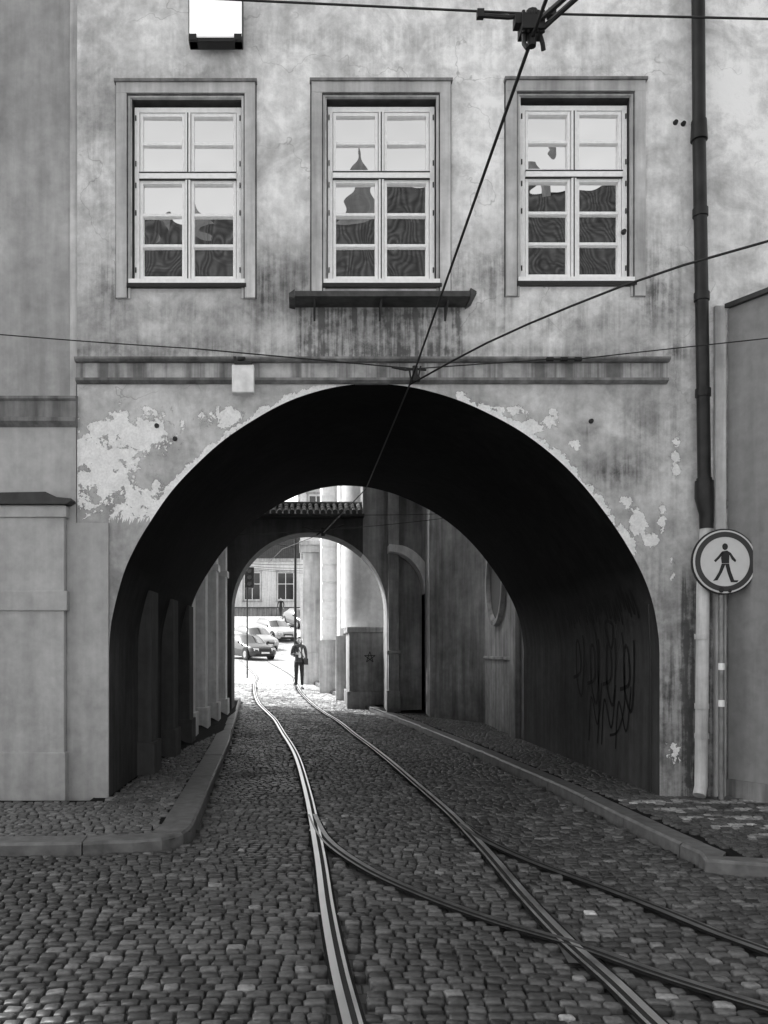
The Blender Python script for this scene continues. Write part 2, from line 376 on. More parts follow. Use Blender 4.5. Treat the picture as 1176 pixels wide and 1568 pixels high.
# ------------------------------------------------------------------ archway building
AB=empty('archway_building')
acp=[(167,1000),(171,950),(188,882),(207,838),(230,799),(262,753),(300,712),(345,672),(400,636),(445,613),(490,598),(530,590),(568,587.5),(610,590),(650,597),(700,612),(750,634),(800,662),(850,700),(892,742),(930,790),(960,835),(985,882),(1000,925),(1008,970),(1010,1000)]
arch=catmull(acp,5); arch=[(max(167,min(1010,a)),b) for a,b in arch]
archn=np.array(arch)
def dseg(px,py): return dist_path(px,py,archn[::2])
def blob(px,py,cx,cy,rx,ry): return np.exp(-(((px-cx)/rx)**2+((py-cy)/ry)**2))
wins=[(202,371,150,438),(500,669,149,438),(797,966,147,435)]
def attrs(P,Q):
    P=np.asarray(P,float);Q=np.asarray(Q,float)
    tone=np.interp(Q,[-100,60,200,400,548,590,800,801,1220],[.84,.82,.76,.70,.66,.66,.58,.58,.50])
    tone*=np.interp(P,[118,300,600,900,1060,1176],[.84,.90,1.0,1.04,1.06,1.2])
    tone=np.where((P<240)&(Q>801),.48*np.interp(Q,[800,1220],[1,.9]),tone)
    grime_shade=np.zeros(P.shape); peel=np.full(P.shape,-.2)
    for (a,b,c,d) in wins:
        cx=(a+b)/2
        grime_shade+=.6*blob(P,Q,a-34,d+10,26,60)+.6*blob(P,Q,b+34,d+10,26,60)+.4*blob(P,Q,cx,d+40,90,20)
        grime_shade+=.3*blob(P,Q,cx,112,110,18)
    inl=(P>452)&(P<712)&(Q>470)&(Q<550); grime_shade=np.where(inl,grime_shade*.3+1.05*np.interp(Q,[470,550],[1.,.6]),grime_shade)
    grime_shade+=.45*np.exp(-((Q-540)/14.)**2)*(Q<552)
    grime_shade+=.8*blob(P,Q,945,722,60,28)+.5*blob(P,Q,985,650,40,40)+.5*blob(P,Q,900,660,14,12)+.4*blob(P,Q,1000,880,30,60)
    grime_shade+=.4*blob(P,Q,1035,600,12,250)+.35*blob(P,Q,240,655,12,22)+.35*blob(P,Q,760,400,60,30)+.35*blob(P,Q,420,420,50,60)+.35*blob(P,Q,1020,420,40,80)
    grime_shade+=.3*blob(P,Q,600,60,300,20)+.35*blob(P,Q,150,250,30,150)+.3*blob(P,Q,300,520,120,20)+.4*blob(P,Q,860,500,130,14)
    grime_shade+=.3*blob(P,Q,735,660,60,12)
    grime_shade+=.55*(P>1000)*np.interp(Q,[850,950,1100,1220],[0,.4,.8,1.])
    grime_shade+=.5*blob(P,Q,1022,1060,30,90)
    grime_shade+=1.0*((P>1043)&(P<1092))*np.interp(Q,[860,900],[0,1.])  # dark gap shade beside the lower pipe, painted in for contrast
    peel=np.maximum(peel,.62*blob(P,Q,160,720,95,120))
    peel=np.maximum(peel,.60*blob(P,Q,200,660,120,60)); peel=np.maximum(peel,.58*blob(P,Q,340,640,80,30))
    peel=np.maximum(peel,.62*blob(P,Q,205,780,85,85))
    d=dseg(P,Q)
    band=np.where(P<520,.66,0.60)*np.exp(-(d/np.where(P<520,16.,22.))**2)*((Q<850)&((P<520)|(P>690)))
    peel=np.maximum(peel,band)
    for cx,cy,rx,ry,s in((845,640,22,24,.64),(815,655,26,18,.64),(778,628,40,14,.62),(882,680,18,14,.64),(978,798,22,30,.72),(998,828,20,20,.66),(1015,790,14,36,.6),(1035,700,14,70,.58),(1030,1150,22,50,.52),(1030,860,12,50,.54),(960,770,18,18,.6)):
        peel=np.maximum(peel,s*blob(P,Q,cx,cy,rx,ry))
    peel=np.where((P<260)&(Q>801),-.3,peel); peel=np.where(Q<590,np.minimum(peel,-.2),peel)
    return tone,peel,np.clip(grime_shade,0,1.2)
V=[];F=[];PP=[];QQ=[]
def emitcol(p0,p1,qb0,qb1,qt,rows,y=FD):
    n=len(V)
    for r in range(rows+1):
        t=r/rows
        for p,qb in((p0,qb0),(p1,qb1)):
            q=qb+(qt-qb)*t; V.append((fx(p),y,fz(q))); PP.append(p); QQ.append(q)
    for r in range(rows): F.append((n+2*r,n+2*r+1,n+2*r+3,n+2*r+2))
QB=1232; QT=585
for a in np.arange(118,167,7.): emitcol(a,a+7,QB,QB,QT,80)
for (a,b),(c,d) in zip(arch[:-1],arch[1:]):
    if c-a>.01: emitcol(a,c,b,d,QT,50)
for a in np.arange(1010,1118,6.): emitcol(a,a+6,QB,QB,QT,80)
gx=sorted(set(list(np.arange(118,1301,9.))+[w for a in wins for w in a[:2]])); gq=sorted(set(list(np.arange(-120,585,9.))+[585]+[w for a in wins for w in a[2:]]))
gq=gq[::-1]
base=len(V)
for q in gq:
    for p in gx: V.append((fx(p),FD,fz(q))); PP.append(p); QQ.append(q)
nx=len(gx)
for j in range(len(gq)-1):
    for i in range(nx-1):
        cp=(gx[i]+gx[i+1])/2; cq=(gq[j]+gq[j+1])/2
        if any(a<cp<b and c<cq<d for a,b,c,d in wins): continue
        F.append((base+j*nx+i,base+j*nx+i+1,base+(j+1)*nx+i+1,base+(j+1)*nx+i))
tn,pe,gr=attrs(PP,QQ)
mobj('front_wall',V,F,M_fac,AB,attrs={'tone':tn,'peel':pe,'grime_shade':gr})
RB=FD+5.76
TOP=15.5
a=Acc(); a.box(fx(118),fx(1300),FD+.002,FD+.3,fz(-120),TOP); a.make('attic_wall',M_trim,AB)
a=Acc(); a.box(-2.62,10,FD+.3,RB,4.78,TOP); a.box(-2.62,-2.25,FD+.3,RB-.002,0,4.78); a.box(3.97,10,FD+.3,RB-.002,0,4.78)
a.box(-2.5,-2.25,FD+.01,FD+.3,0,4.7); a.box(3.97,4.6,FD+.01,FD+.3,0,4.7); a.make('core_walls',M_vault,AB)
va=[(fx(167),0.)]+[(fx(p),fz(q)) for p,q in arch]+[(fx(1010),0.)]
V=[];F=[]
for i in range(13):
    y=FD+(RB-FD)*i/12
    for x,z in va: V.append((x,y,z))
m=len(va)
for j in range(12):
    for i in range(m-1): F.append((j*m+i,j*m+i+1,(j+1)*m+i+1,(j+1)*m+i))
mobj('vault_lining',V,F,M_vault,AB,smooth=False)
V=[];F=[]
for (x,z),(x2,z2) in zip(va[1:-2],va[2:-1]):
    if x2-x<1e-4: continue
    n=len(V); V+=[(x,RB,z),(x2,RB,z2),(x2,RB,TOP),(x,RB,TOP)]; F.append((n,n+1,n+2,n+3))
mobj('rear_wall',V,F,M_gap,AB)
a=Acc()
for y in (10.9,12.7,14.5): a.box(-2.2,-1.96,y,y+.5,0,2.45); a.box(-2.2,-1.92,y-.03,y+.53,0,.5)
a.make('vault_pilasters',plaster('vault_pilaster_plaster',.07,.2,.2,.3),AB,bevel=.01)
a=Acc()
x0,x1=fx(118),fx(1020)
a.prism_x([(FD+.02,fz(558)),(FD-.10,fz(558)),(FD-.13,fz(555)),(FD-.13,fz(552)),(FD-.02,fz(548)),(FD+.02,fz(548))],x0,x1)
a.make('cornice_cap',M_corn,AB)
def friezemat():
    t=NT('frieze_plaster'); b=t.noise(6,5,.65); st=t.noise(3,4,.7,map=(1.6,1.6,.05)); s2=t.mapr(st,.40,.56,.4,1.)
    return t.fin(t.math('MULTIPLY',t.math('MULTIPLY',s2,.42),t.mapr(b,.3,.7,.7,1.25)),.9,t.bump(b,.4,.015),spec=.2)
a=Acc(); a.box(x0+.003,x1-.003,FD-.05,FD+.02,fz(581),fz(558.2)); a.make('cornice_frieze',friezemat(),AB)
a=Acc(); a.prism_x([(FD+.02,fz(588.5)),(FD-.03,fz(588.5)),(FD-.075,fz(585)),(FD-.075,fz(581.3)),(FD+.02,fz(581.3))],x0,x1); a.make('cornice_lip',M_corn,AB)
M_gd=simple('groove_dark',.07,.9,0,.5,12)  # dark strips along the surround steps
for wi,(p0,p1,q0,q1) in enumerate(wins):
    a=Acc(); o0,o1,t,b=p0-23,p1+20,q0-20,q1+20
    for (d0,d1,yy) in((0,16,.045),(16,21,.022)):
        a.box(fx(o0+d0),fx(o0+d1),FD-yy,FD+.02,fz(b),fz(t+d0)); a.box(fx(o1-d1),fx(o1-d0),FD-yy-.0015,FD+.02,fz(b),fz(t+d0))
        a.box(fx(o0+d0)+.001,fx(o1-d0)-.001,FD-yy-.003,FD+.02,fz(t+d1),fz(t+d0)+.001)
    a.make('window_surround',M_trim,AB)
    g=Acc()
    g.box(fx(o0)-.014,fx(o0)-.0005,FD-.004,FD+.004,fz(b),fz(t)); g.box(fx(o1)+.0005,fx(o1)+.014,FD-.004,FD+.004,fz(b),fz(t))
    g.box(fx(o0+16)-.0,fx(o0+16)+.012,FD-.026,FD-.0225,fz(b),fz(t+16)); g.box(fx(o1-16)-.012,fx(o1-16),FD-.028,FD-.0245,fz(b),fz(t+16))
    g.box(fx(o0+17),fx(o1-17),FD-.03,FD-.0262,fz(t+19),fz(t+16.2))
    g.make('surround_groove',M_gd,AB)
    a=Acc(); a.box(fx(o0)-.02,fx(o1)+.02,FD-.07,FD+.01,fz(t),fz(t-4))
    a.make('surround_drip',M_corn,AB)
    a=Acc()
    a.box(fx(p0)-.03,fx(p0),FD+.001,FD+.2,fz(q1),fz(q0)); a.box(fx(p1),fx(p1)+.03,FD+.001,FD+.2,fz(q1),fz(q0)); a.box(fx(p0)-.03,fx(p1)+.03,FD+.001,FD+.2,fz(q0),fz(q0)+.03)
    a.make('window_reveal',M_dim,AB)  # reveal shade put into the dark plaster tone
    W=Acc(); yf=FD+.07; G=Acc()
    X0,X1,Z0,Z1=fx(p0)+.014,fx(p1)-.014,fz(q1-8),fz(q0+8); xc=(X0+X1)/2; fw=.055
    zt=fz(q0+116)
    W.box(X0,X0+fw,yf,yf+.12,Z0,Z1); W.box(X1-fw,X1,yf,yf+.12,Z0,Z1); W.box(X0+fw,X1-fw,yf+.002,yf+.12,Z1-fw,Z1); W.box(X0+fw,X1-fw,yf+.002,yf+.12,Z0,Z0+.04)
    W.box(X0+fw,X1-fw,yf-.025,yf+.12,zt-.025,zt+.035)
    for za,zb,nb in((zt+.035,Z1-fw,2),(Z0+.04,zt-.025,3)):
        W.box(xc-.028,xc+.028,yf-.018,yf+.11,za,zb)
        for xa,xb in((X0+fw,xc-.028),(xc+.028,X1-fw)):
            W.box(xa+.006,xa+.038,yf+.008,yf+.1,za+.006,zb-.006); W.box(xb-.038,xb-.006,yf+.008,yf+.1,za+.006,zb-.006)
            W.box(xa+.038,xb-.038,yf+.01,yf+.1,zb-.042,zb-.006); W.box(xa+.038,xb-.038,yf+.01,yf+.1,za+.006,za+.045)
            for k in range(1,nb):
                zz=za+.045+(zb-.042-za-.045)*k/nb; W.box(xa+.038,xb-.038,yf+.014,yf+.08,zz-.016,zz+.016)
            n=len(G.v); tilt=random.uniform(-.003,.003); t2=random.uniform(-.004,.004)
            G.v+=[(xa+.03,yf+.05+tilt,za),(xb-.03,yf+.05-tilt,za),(xb-.03,yf+.05-tilt+t2,zb),(xa+.03,yf+.05+tilt+t2,zb)]; G.f.append((n,n+1,n+2,n+3))
    W.box(fx(p0)-.03,fx(p1)+.03,FD-.045,FD+.09,fz(q1-2),fz(q1-9))
    W.make('window_frame',M_paintw,AB,bevel=.004)
    o=mobj('window_glass',G.v,G.f,M_glass,AB)
    a=Acc(); a.box(fx(p0)-.045,fx(p1)+.045,FD-.06,FD+.01,fz(q1+4),fz(q1-1.5))
    a.box(X0+fw,X1-fw,yf-.03,yf+.0,zt+.036,zt+.046); a.box(X0+fw,X1-fw,yf-.02,yf+.0,zt-.037,zt-.0262)
    for s in (X0+.01,X1-.022):
        for zz in (Z0+.12,Z0+.75,zt-.12,zt+.12,Z1-.15): a.box(s,s+.012,yf-.012,yf,zz,zz+.055)
    a.box(xc-.006,xc+.006,yf-.0215,yf-.0182,Z0+.05,zt-.04); a.box(xc-.006,xc+.006,yf-.0215,yf-.0182,zt+.05,Z1-.07)
    a.make('sill_flashing',M_black,AB)
    a=Acc(); a.box(X0-.02,X1+.02,yf+.13,yf+.2,Z0-.06,Z1+.06); a.make('window_backing',M_black,AB)
a=Acc()
a.prism_x([(FD-.005,fz(457)),(FD-.30,fz(463)),(FD-.30,fz(471)),(FD-.005,fz(471))],fx(452),fx(712))
a.prism_y([(fx(443),fz(472)),(fx(452)-.002,fz(474)),(fx(452)-.002,fz(461)),(fx(443),fz(467))],FD-.31,FD-.003)
a.prism_y([(fx(721),fz(468)),(fx(721),fz(464)),(fx(712)+.002,fz(459)),(fx(712)+.002,fz(474))],FD-.31,FD-.003)
for p in (480,580,680): a.prism_x([(FD-.003,fz(492)),(FD-.22,fz(471)-.001),(FD-.003,fz(471)-.001)],fx(p),fx(p)+.02)
a.make('metal_ledge',M_ledge,AB)
a=Acc()
for p,q in ((1034,188),(1046,190),(955,355),(240,652),(905,645),(268,672)):
    a.cyl((fx(p),FD-.03,fz(q)),(fx(p),FD+.01,fz(q)),.022,.03,10)
a.make('wall_anchors',M_black,AB)
# graffiti follows the curve of the vault wall
rz=[fz(q) for p,q in arch if p>700][::-1]; rx=[fx(p) for p,q in arch if p>700][::-1]
def wx(z): return float(np.interp(z,[0]+rz,[fx(1010)]+rx))-.006
a=Acc()
def scrib(pts,w=.018):
    P=catmull(pts,6)
    for (y,z),(y2,z2) in zip(P[:-1],P[1:]):
        d=Vector((y2-y,z2-z))
        if d.length<1e-5: continue
        nn=Vector((-d.y,d.x)).normalized()*w/2; n=len(a.v)
        for (yy,zz) in ((y+nn.x,z+nn.y),(y-nn.x,z-nn.y),(y2-nn.x,z2-nn.y),(y2+nn.x,z2+nn.y)): a.v.append((wx(zz),yy,zz))
        a.f.append((n,n+1,n+2,n+3))
for k in range(4):
    y0=10.0+k*.6; z0=1.45+random.uniform(-.15,.1)
    scrib([(y0,z0+.5),(y0+.02,z0),(y0+.1,z0-.35),(y0+.3,z0-.1),(y0+.32,z0+.35),(y0+.2,z0+.4),(y0+.15,z0),(y0+.45,z0-.1)],.05)
for k in range(3):
    y0=10.1+k*.5; z0=.95; scrib([(y0,z0+.3),(y0+.15,z0-.25),(y0+.4,z0+.1),(y0+.5,z0-.5)],.035)
for k in range(11):
    y0=9.75+k*.26; z0=2.25+.08*math.sin(k*2)
    scrib([(y0,z0-.2),(y0+.05,z0+.14),(y0+.1,z0-.15),(y0+.18,z0+.1),(y0+.22,z0-.18)],.04)
scrib([(10.6,2.0),(10.75,1.7),(10.9,2.0),(10.75,2.05),(10.6,2.0)],.04); scrib([(11.3,2.05),(11.2,1.0),(11.25,.45)],.035); scrib([(10.35,1.9),(10.3,1.1),(10.5,.7),(10.8,.6)],.035)
mobj('graffiti',a.v,a.f,simple('spray_paint',.004,.7,0,.1,9,0,.1),AB)
a=Acc(); a.tube([(fx(995),FD-.02,fz(1214)),(fx(995),FD-.02,fz(1010)),(fx(992),FD-.02,fz(925))],.012)
a.make('conduit',M_black,AB)

# ------------------------------------------------------------------ neighbouring building on the left
NB=empty('neighbouring_townhouse'); xl=fx(-700)
a=Acc(); a.box(xl,fx(118)-.002,FD+.06,FD+.5,fz(612),TOP); a.make('upper_wall',M_left,NB)
a=Acc(); a.box(fx(106),fx(118)+.03,FD+.03,FD+.2,fz(612),TOP+.01); a.make('corner_strip',M_trim,NB)
a=Acc(); a.box(xl,fx(117),FD-.02,FD+.4,0,fz(612)-.001); a.make('lower_wall',M_leftlow,NB)
a=Acc(); a.prism_x([(FD+.1,fz(603)),(FD-.10,fz(610)),(FD-.10,fz(614)),(FD-.07,fz(617)),(FD-.07,fz(640)),(FD-.10,fz(643)),(FD-.10,fz(648)),(FD-.03,fz(655)),(FD+.1,fz(655))],xl,fx(119)); a.make('string_course',M_corn,NB)
a=Acc(); a.box(xl,fx(103),FD-.12,FD+.1,0,fz(776)); a.make('pier',M_leftlow,NB,bevel=.008)
a=Acc(); a.prism_y([(fx(-40),fz(776)),(fx(110),fz(776)),(fx(117),fz(771)),(fx(116),fz(768)),(fx(95),fz(766)),(fx(78),fz(758)),(fx(-40),fz(760))],FD-.2,FD-.021); a.make('pier_coping',M_lead,NB)
a=Acc(); a.box(xl,fx(107),FD-.15,FD-.0,fz(795),fz(778)); a.box(xl,fx(108),FD-.145,FD,fz(936),fz(906)); a.box(xl,fx(106),FD-.155,FD+.0,0,fz(1150)); a.make('pier_mouldings',M_leftlow,NB,bevel=.008)
a=Acc(); a.box(xl,-2.62,FD+.5,RB,0,TOP); a.box(xl,-2.62,RB,24.,0,12.6); a.make('side_shade_mass',M_left,NB)  # unseen mass, extended and raised to keep sun off the court
a=Acc(); a.box(fx(103)+.002,fx(167),FD-.03,FD-.002,0,fz(801)); a.make('pier_facing',M_leftlow,AB,bevel=.006)

# ------------------------------------------------------------------ boundary wall on the right + pilaster strip
RW=empty('boundary_wall')
a=Acc(); zt=fz(475)
dx,dy=.49,-.87
p0=(fx(1113),FD-.03); p1=(p0[0]+dx*6,p0[1]+dy*6)
a.prism_z([p0,p1,(p1[0]+.4,p1[1]+.2),(p0[0]+.4,FD-.004)],0,zt); a.make('wall',M_rightw,RW)
a=Acc(); q0=(p0[0]-.05,p0[1]-.02); q1=(p1[0]-.05,p1[1]-.02)
a.prism_z([q0,q1,(p1[0]+.45,p1[1]+.2),(p0[0]+.45,FD-.006)],zt+.001,zt+.05); a.make('coping',M_lead,RW)
a=Acc(); a.prism_z([(p0[0]-.03,p0[1]),(p1[0]-.03,p1[1]),(p1[0]+.1,p1[1]),(p0[0]+.1,p0[1])],0,.28); a.make('plinth',M_corn,RW)
a=Acc(); a.box(fx(1092),fx(1109),FD-.05,FD-.002,0,fz(470)); a.make('pilaster_strip',M_trim,RW,bevel=.01)
a=Acc(); a.box(fx(1112),12,FD+.02,RB,0,fz(470)); a.make('rear_mass',M_rightw,RW)

# ------------------------------------------------------------------ downpipe, lower pipe, sign, lamp, junction box
DP=empty('downpipe'); a=Acc()
zt=fz(-120)
a.tube([(fx(1060),FD-.13,zt),(fx(1062),FD-.13,fz(220)),(fx(1066),FD-.13,fz(460)),(fx(1070),FD-.13,fz(740))],.068,16)
for q in (205,335,462,607,742):
    xx=np.interp(q,[-120,220,460,740],[1060,1062,1066,1070]); a.cyl((fx(xx),FD-.13,fz(q+6)),(fx(xx),FD-.13,fz(q-6)),.08,.08,16)
    a.box(fx(xx)-.015,fx(xx)+.015,FD-.13,FD,fz(q+2),fz(q-2))
a.cyl((fx(1062),FD-.13,fz(226)),(fx(1062),FD-.13,fz(196)),.088,.078,16)
a.tube([(fx(1070),FD-.13,fz(740)),(fx(1070),FD-.13,fz(765)),(fx(1074),FD-.12,fz(790)),(fx(1074),FD-.12,fz(812))],[.095,.098,.075,.07],16)
a.make('pipe_upper',M_pipe,DP,smooth=True)
a=Acc(); a.tube([(fx(1074),FD-.12,fz(812)),(fx(1068),FD-.13,fz(900)),(fx(1065),FD-.13,fz(1200)),(fx(1059),FD-.18,fz(1214))],.066,16)
for q in (975,1080,1125): a.cyl((fx(1066),FD-.13,fz(q+4)),(fx(1066),FD-.13,fz(q-4)),.073,.073,16)
a.make('pipe_lower',M_pipel,DP,smooth=True)

SG=empty('no_pedestrians_sign'); sc=(fx(1091),fz(864)); sy=FD-.27
a=Acc(); a.cyl((sc[0]-.01,sy+.05,.05),(sc[0]-.01,sy+.05,sc[1]+.3),.03,.03,14); a.make('post',simple('galvanised_post',.2,.4,.4,.3,8),SG,smooth=True)
a=Acc()
for q in (1020,1075): a.cyl((sc[0]-.01,sy+.05,fz(q+5)),(sc[0]-.01,sy+.05,fz(q-5)),.034,.034,12)
a.make('post_bands',M_paintw,SG)
def disc(name,r,y,mat,r0=0):
    n=56
    v=[];f=[]
    if r0==0:
        a=Acc(); a.cyl((sc[0],y+.012,sc[1]),(sc[0],y,sc[1]),r,r,n); return a.make(name,mat,SG)
    for i in range(n):
        t=2*math.pi*i/n; c,s=math.cos(t),math.sin(t)
        v+=[(sc[0]+r0*c,y,sc[1]+r0*s),(sc[0]+r*c,y,sc[1]+r*s)]
    f=[(2*i,2*i+1,(2*i+3)%(2*n),(2*i+2)%(2*n)) for i in range(n)]
    return mobj(name,v,f,mat,SG)
disc('backplate',.352,sy+.008,M_black); disc('face',.335,sy-.006,simple('sign_white',.62,.4,0,.05,10,0)); disc('ring',.318,sy-.009,simple('sign_ring',.03,.4,0,.05,10,0),.262)
def flat(pts,name='figure',par=SG,s=.36,mat=M_black):
    v=[(sc[0]+x*s,sy-.009,sc[1]+z*s) for x,z in pts]; return mobj(name,v,[tuple(range(len(v)))],mat,par)
hd=[(.0+.085*math.cos(t),.44+.1*math.sin(t)) for t in np.linspace(0,2*math.pi,18,endpoint=False)]; flat(hd,'figure_head')
flat([(-.09,.30),(.07,.33),(.13,.22),(.12,-.05),(-.1,-.05),(-.12,.1)],'figure_torso')
flat([(-.1,-.06),(.02,-.06),(-.08,-.3),(-.22,-.55),(-.36,-.57),(-.3,-.5),(-.18,-.3)],'figure_leg')
flat([(.0,-.06),(.12,-.06),(.17,-.28),(.27,-.55),(.4,-.55),(.36,-.61),(.17,-.61),(.06,-.3)],'figure_leg')
flat([(-.1,.29),(-.04,.24),(-.18,.08),(-.28,-.02),(-.33,.03),(-.22,.14)],'figure_arm')
flat([(.07,.32),(.13,.2),(.2,.06),(.3,-.02),(.33,.04),(.25,.14),(.17,.26)],'figure_arm')
a=Acc(); a.cyl((sc[0]-.04,sy-.012,sc[1]-.3),(sc[0]-.04,sy-.0095,sc[1]-.3),.03,.03,14); a.cyl((sc[0]+.05,sy-.012,sc[1]-.31),(sc[0]+.05,sy-.0095,sc[1]-.31),.02,.02,14); a.make('sticker',M_black,SG)

LM=empty('street_lamp'); a=Acc(); lx0,lx1,lz0,lz1=fx(293),fx(374),fz(87),fz(-8)
a.box(lx0,lx1,FD-.24,FD-.1,lz0,lz1); a.box(lx0+.2,lx0+.3,FD-.1,FD,lz0+.3,lz0+.4); a.make('housing',M_black,LM,bevel=.012)
t=NT('lamp_diffuser'); n=t.noise(9,4); c=t.mapr(n,.3,.7,.72,.92); lamp=t.fin(c,.4,None); t.b.inputs['Emission Color'].default_value=(1,1,1,1); t.b.inputs['Emission Strength'].default_value=.45
a=Acc(); a.box(lx0+.012,lx1-.008,FD-.262,FD-.235,lz0+.035,lz1-.02); a.make('diffuser',lamp,LM,bevel=.02)
a=Acc(); a.box(lx0+.01,lx0+.09,FD-.27,FD-.12,lz0,lz0+.06); a.box(lx1-.09,lx1-.01,FD-.27,FD-.12,lz0,lz0+.06); a.make('clips',M_black,LM)

JB=empty('junction_box'); a=Acc(); a.box(fx(358),fx(391),FD-.26,FD-.14,fz(612),fz(570)); a.make('box',M_plastic,JB,bevel=.012)
a=Acc(); a.box(fx(362),fx(388),FD-.28,FD-.12,fz(569.8),fz(566)); a.box(fx(360),fx(364),FD-.24,FD-.2,fz(566),fz(557)); a.cyl((fx(368),FD-.22,fz(560)),(fx(377),FD-.25,fz(561)),.025,.02,10); a.box(fx(370),fx(378),FD-.14,FD-.076,fz(600),fz(590)); a.make('camera_mount',M_black,JB)

# ------------------------------------------------------------------ overhead wires
OW=empty('tram_overhead_wires'); a=Acc()
def sag(p,q,s=.03,n=14):
    p=Vector(p);q=Vector(q); return [tuple(p.lerp(q,i/n)-Vector((0,0,s*4*(i/n)*(1-i/n)))) for i in range(n+1)]
cw=[(1.19,-4,4.95),(1.16,4.33,4.80),(1.13,9.1,4.53),(1.06,14.6,4.46),(.45,20.4,4.50),(-.7,27,4.9),(-1.6,38,5.6)]
a.tube(cw,.010,8)
a.tube(catmull([(1.13,9.1,4.53),(2.0,7.6,4.60),(3.45,6.3,4.72),(6.5,4.9,4.85)],4),.010,8)
a.tube([(1.16,4.33,4.86),(1.45,3.9,4.9),(3.2,1.2,5.0)],.014,8)
a.tube([(-8,4.6,5.6),(-.32,4.36,5.02),(1.1,4.33,4.93),(2.4,4.33,4.9),(8,4.4,5.15)],.006,6)
a.tube(sag((fx(-200),FD-.25,fz(505)),(fx(300),FD-.25,fz(546)),.02),.006,6); a.tube([(fx(300),FD-.25,fz(546)),(fx(628),FD-.25,fz(576))],.007,6)
a.tube([(fx(634),FD-.25,fz(576)),(fx(830),FD-.25,fz(562))],.006,6); a.tube([(fx(880),FD-.25,fz(561)),(fx(960),FD-.25,fz(552)),(5.6,FD-.6,fz(536))],.006,6)
a.tube(sag((-2.2,17.2,4.55),(3.9,17.2,4.5),.1),.006,6); a.tube(sag((-2.1,19,4.25),(3.6,19,4.7),.08),.006,6)
for k in range(4): a.tube(sag((-6,40+k*6,6.2+k*.5),(1.5,38+k*6,5.6+k*.4),.25),.012,5)
a.make('wires',M_wire,OW)
a=Acc()
x,y,z=1.16,4.33,4.86
a.box(x-.06,x+.055,y-.05,y+.05,z-.04,z+.03); a.box(x-.09,x+.02,y-.03,y+.03,z+.0,z+.05); a.tube([(x-.27,y,z+.06),(x-.12,y,z+.05),(x,y,z+.06),(x+.1,y,z+.07)],.012,8)
a.box(x-.28,x-.245,y-.015,y+.015,z+.045,z+.085); a.box(x+.08,x+.12,y-.02,y+.02,z+.05,z+.085)
a.tube([(x-.04,y,z),(x-.045,y-.02,z-.1),(x-.03,y-.03,z-.13)],.012,8); a.tube([(x+.03,y,z),(x+.05,y-.02,z-.1),(x+.06,y,z-.12)],.012,8)
a.tube([(x,y,z-.06),(x+.09,y-.05,z+.0),(x+.2,y-.15,z+.05)],.014,8); a.cyl((x+.0,y,z-.1),(x+.0,y,z+.08),.022,.03,10)
for k in range(5): a.cyl((x-.05+.025*k,y-.03,z-.05),(x-.05+.025*k,y-.03,z+.06),.009,.009,6)
x,y,z=fx(631),FD-.25,fz(578)
a.tube([(x-.25,y,z+.03),(x-.1,y,z+.0),(x,y,z+.01),(x+.12,y,z)],.012,8); a.cyl((x,y,z-.1),(x,y,z+.04),.03,.03,10); a.box(x-.05,x+.05,y-.03,y+.03,z-.12,z-.08); a.tube([(x-.06,y,z),(x-.05,y-.02,z-.09)],.01); a.tube([(x+.06,y,z+.04),(x+.03,y-.02,z-.09)],.01)
for p in (832,853,874): a.cyl((fx(p)-.035,y,fz(562)),(fx(p)+.035,y,fz(562)),.024,.024,10)
a.tube([(fx(826),y,fz(562)),(fx(880),y,fz(562))],.012)
x,y,z=.45,20.4,4.5; a.cyl((x,y,z-.08),(x,y,z+.12),.05,.05,8); a.tube([(x-.5,y,z+.15),(x,y,z+.02),(x+.5,y,z+.2)],.02); a.tube([(x-.15,y,z-.05),(x+.3,y,z+.3)],.02)
a.make('clamps',M_wire,OW,smooth=True)

# ------------------------------------------------------------------ open court behind the arch
CT=empty('courtyard_building')
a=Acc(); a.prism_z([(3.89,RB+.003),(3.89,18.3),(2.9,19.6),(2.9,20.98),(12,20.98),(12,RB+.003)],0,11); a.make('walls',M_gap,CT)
V=[];F=[];n=40
for i in range(n):
    t=2*math.pi*i/n; c,s=math.cos(t),math.sin(t)
    V+=[(3.885,17.1+.62*c,3.05+.75*s),(3.80,17.1+.66*c,3.05+.79*s),(3.80,17.1+.74*c,3.05+.87*s),(3.885,17.1+.76*c,3.05+.89*s)]
for i in range(n):
    j=(i+1)%n
    for k in range(3): F.append((4*i+k,4*i+k+1,4*j+k+1,4*j+k))
mobj('round_window_surround',V,F,M_gap,CT)
mobj('round_window_opening',[(3.884,17.1+.63*math.cos(2*math.pi*i/n),3.05+.76*math.sin(2*math.pi*i/n)) for i in range(n)],[tuple(range(n))],M_black,CT)
a=Acc(); a.box(3.80,3.889,15.3,15.75,0,3.3); a.box(3.84,3.889,15.8,18.2,1.5,1.56); a.make('buttress',M_gap,CT,bevel=.01)
inner=[(2.9,0)]+[(2.9-.85*(1-math.cos(t)),3.05+1.02*math.sin(t)) for t in np.linspace(0,math.pi*.5,12)]
a=Acc(); a.prism_y(inner+[(2.05,4.24)]+[(3.12-1.0*(1-math.cos(t)),3.05+1.19*math.sin(t)) for t in np.linspace(math.pi*.42,0,12)]+[(3.12,0)],20.4,20.97); a.make('relief_arch',M_pil,CT)
a=Acc(); a.box(2.06,2.32,20.8,20.99,0,8); a.box(2.02,2.36,20.76,20.985,0,.7); a.box(2.02,2.36,20.76,20.985,1.6,1.68); a.make('pilaster',M_gap,CT,bevel=.01)
LC=empty('arcade_wall')
a=Acc(); a.box(-2.6,-2.3,RB+.002,23.98,0,9.5); a.make('wall',M_gap,LC)
a=Acc(); b=Acc()
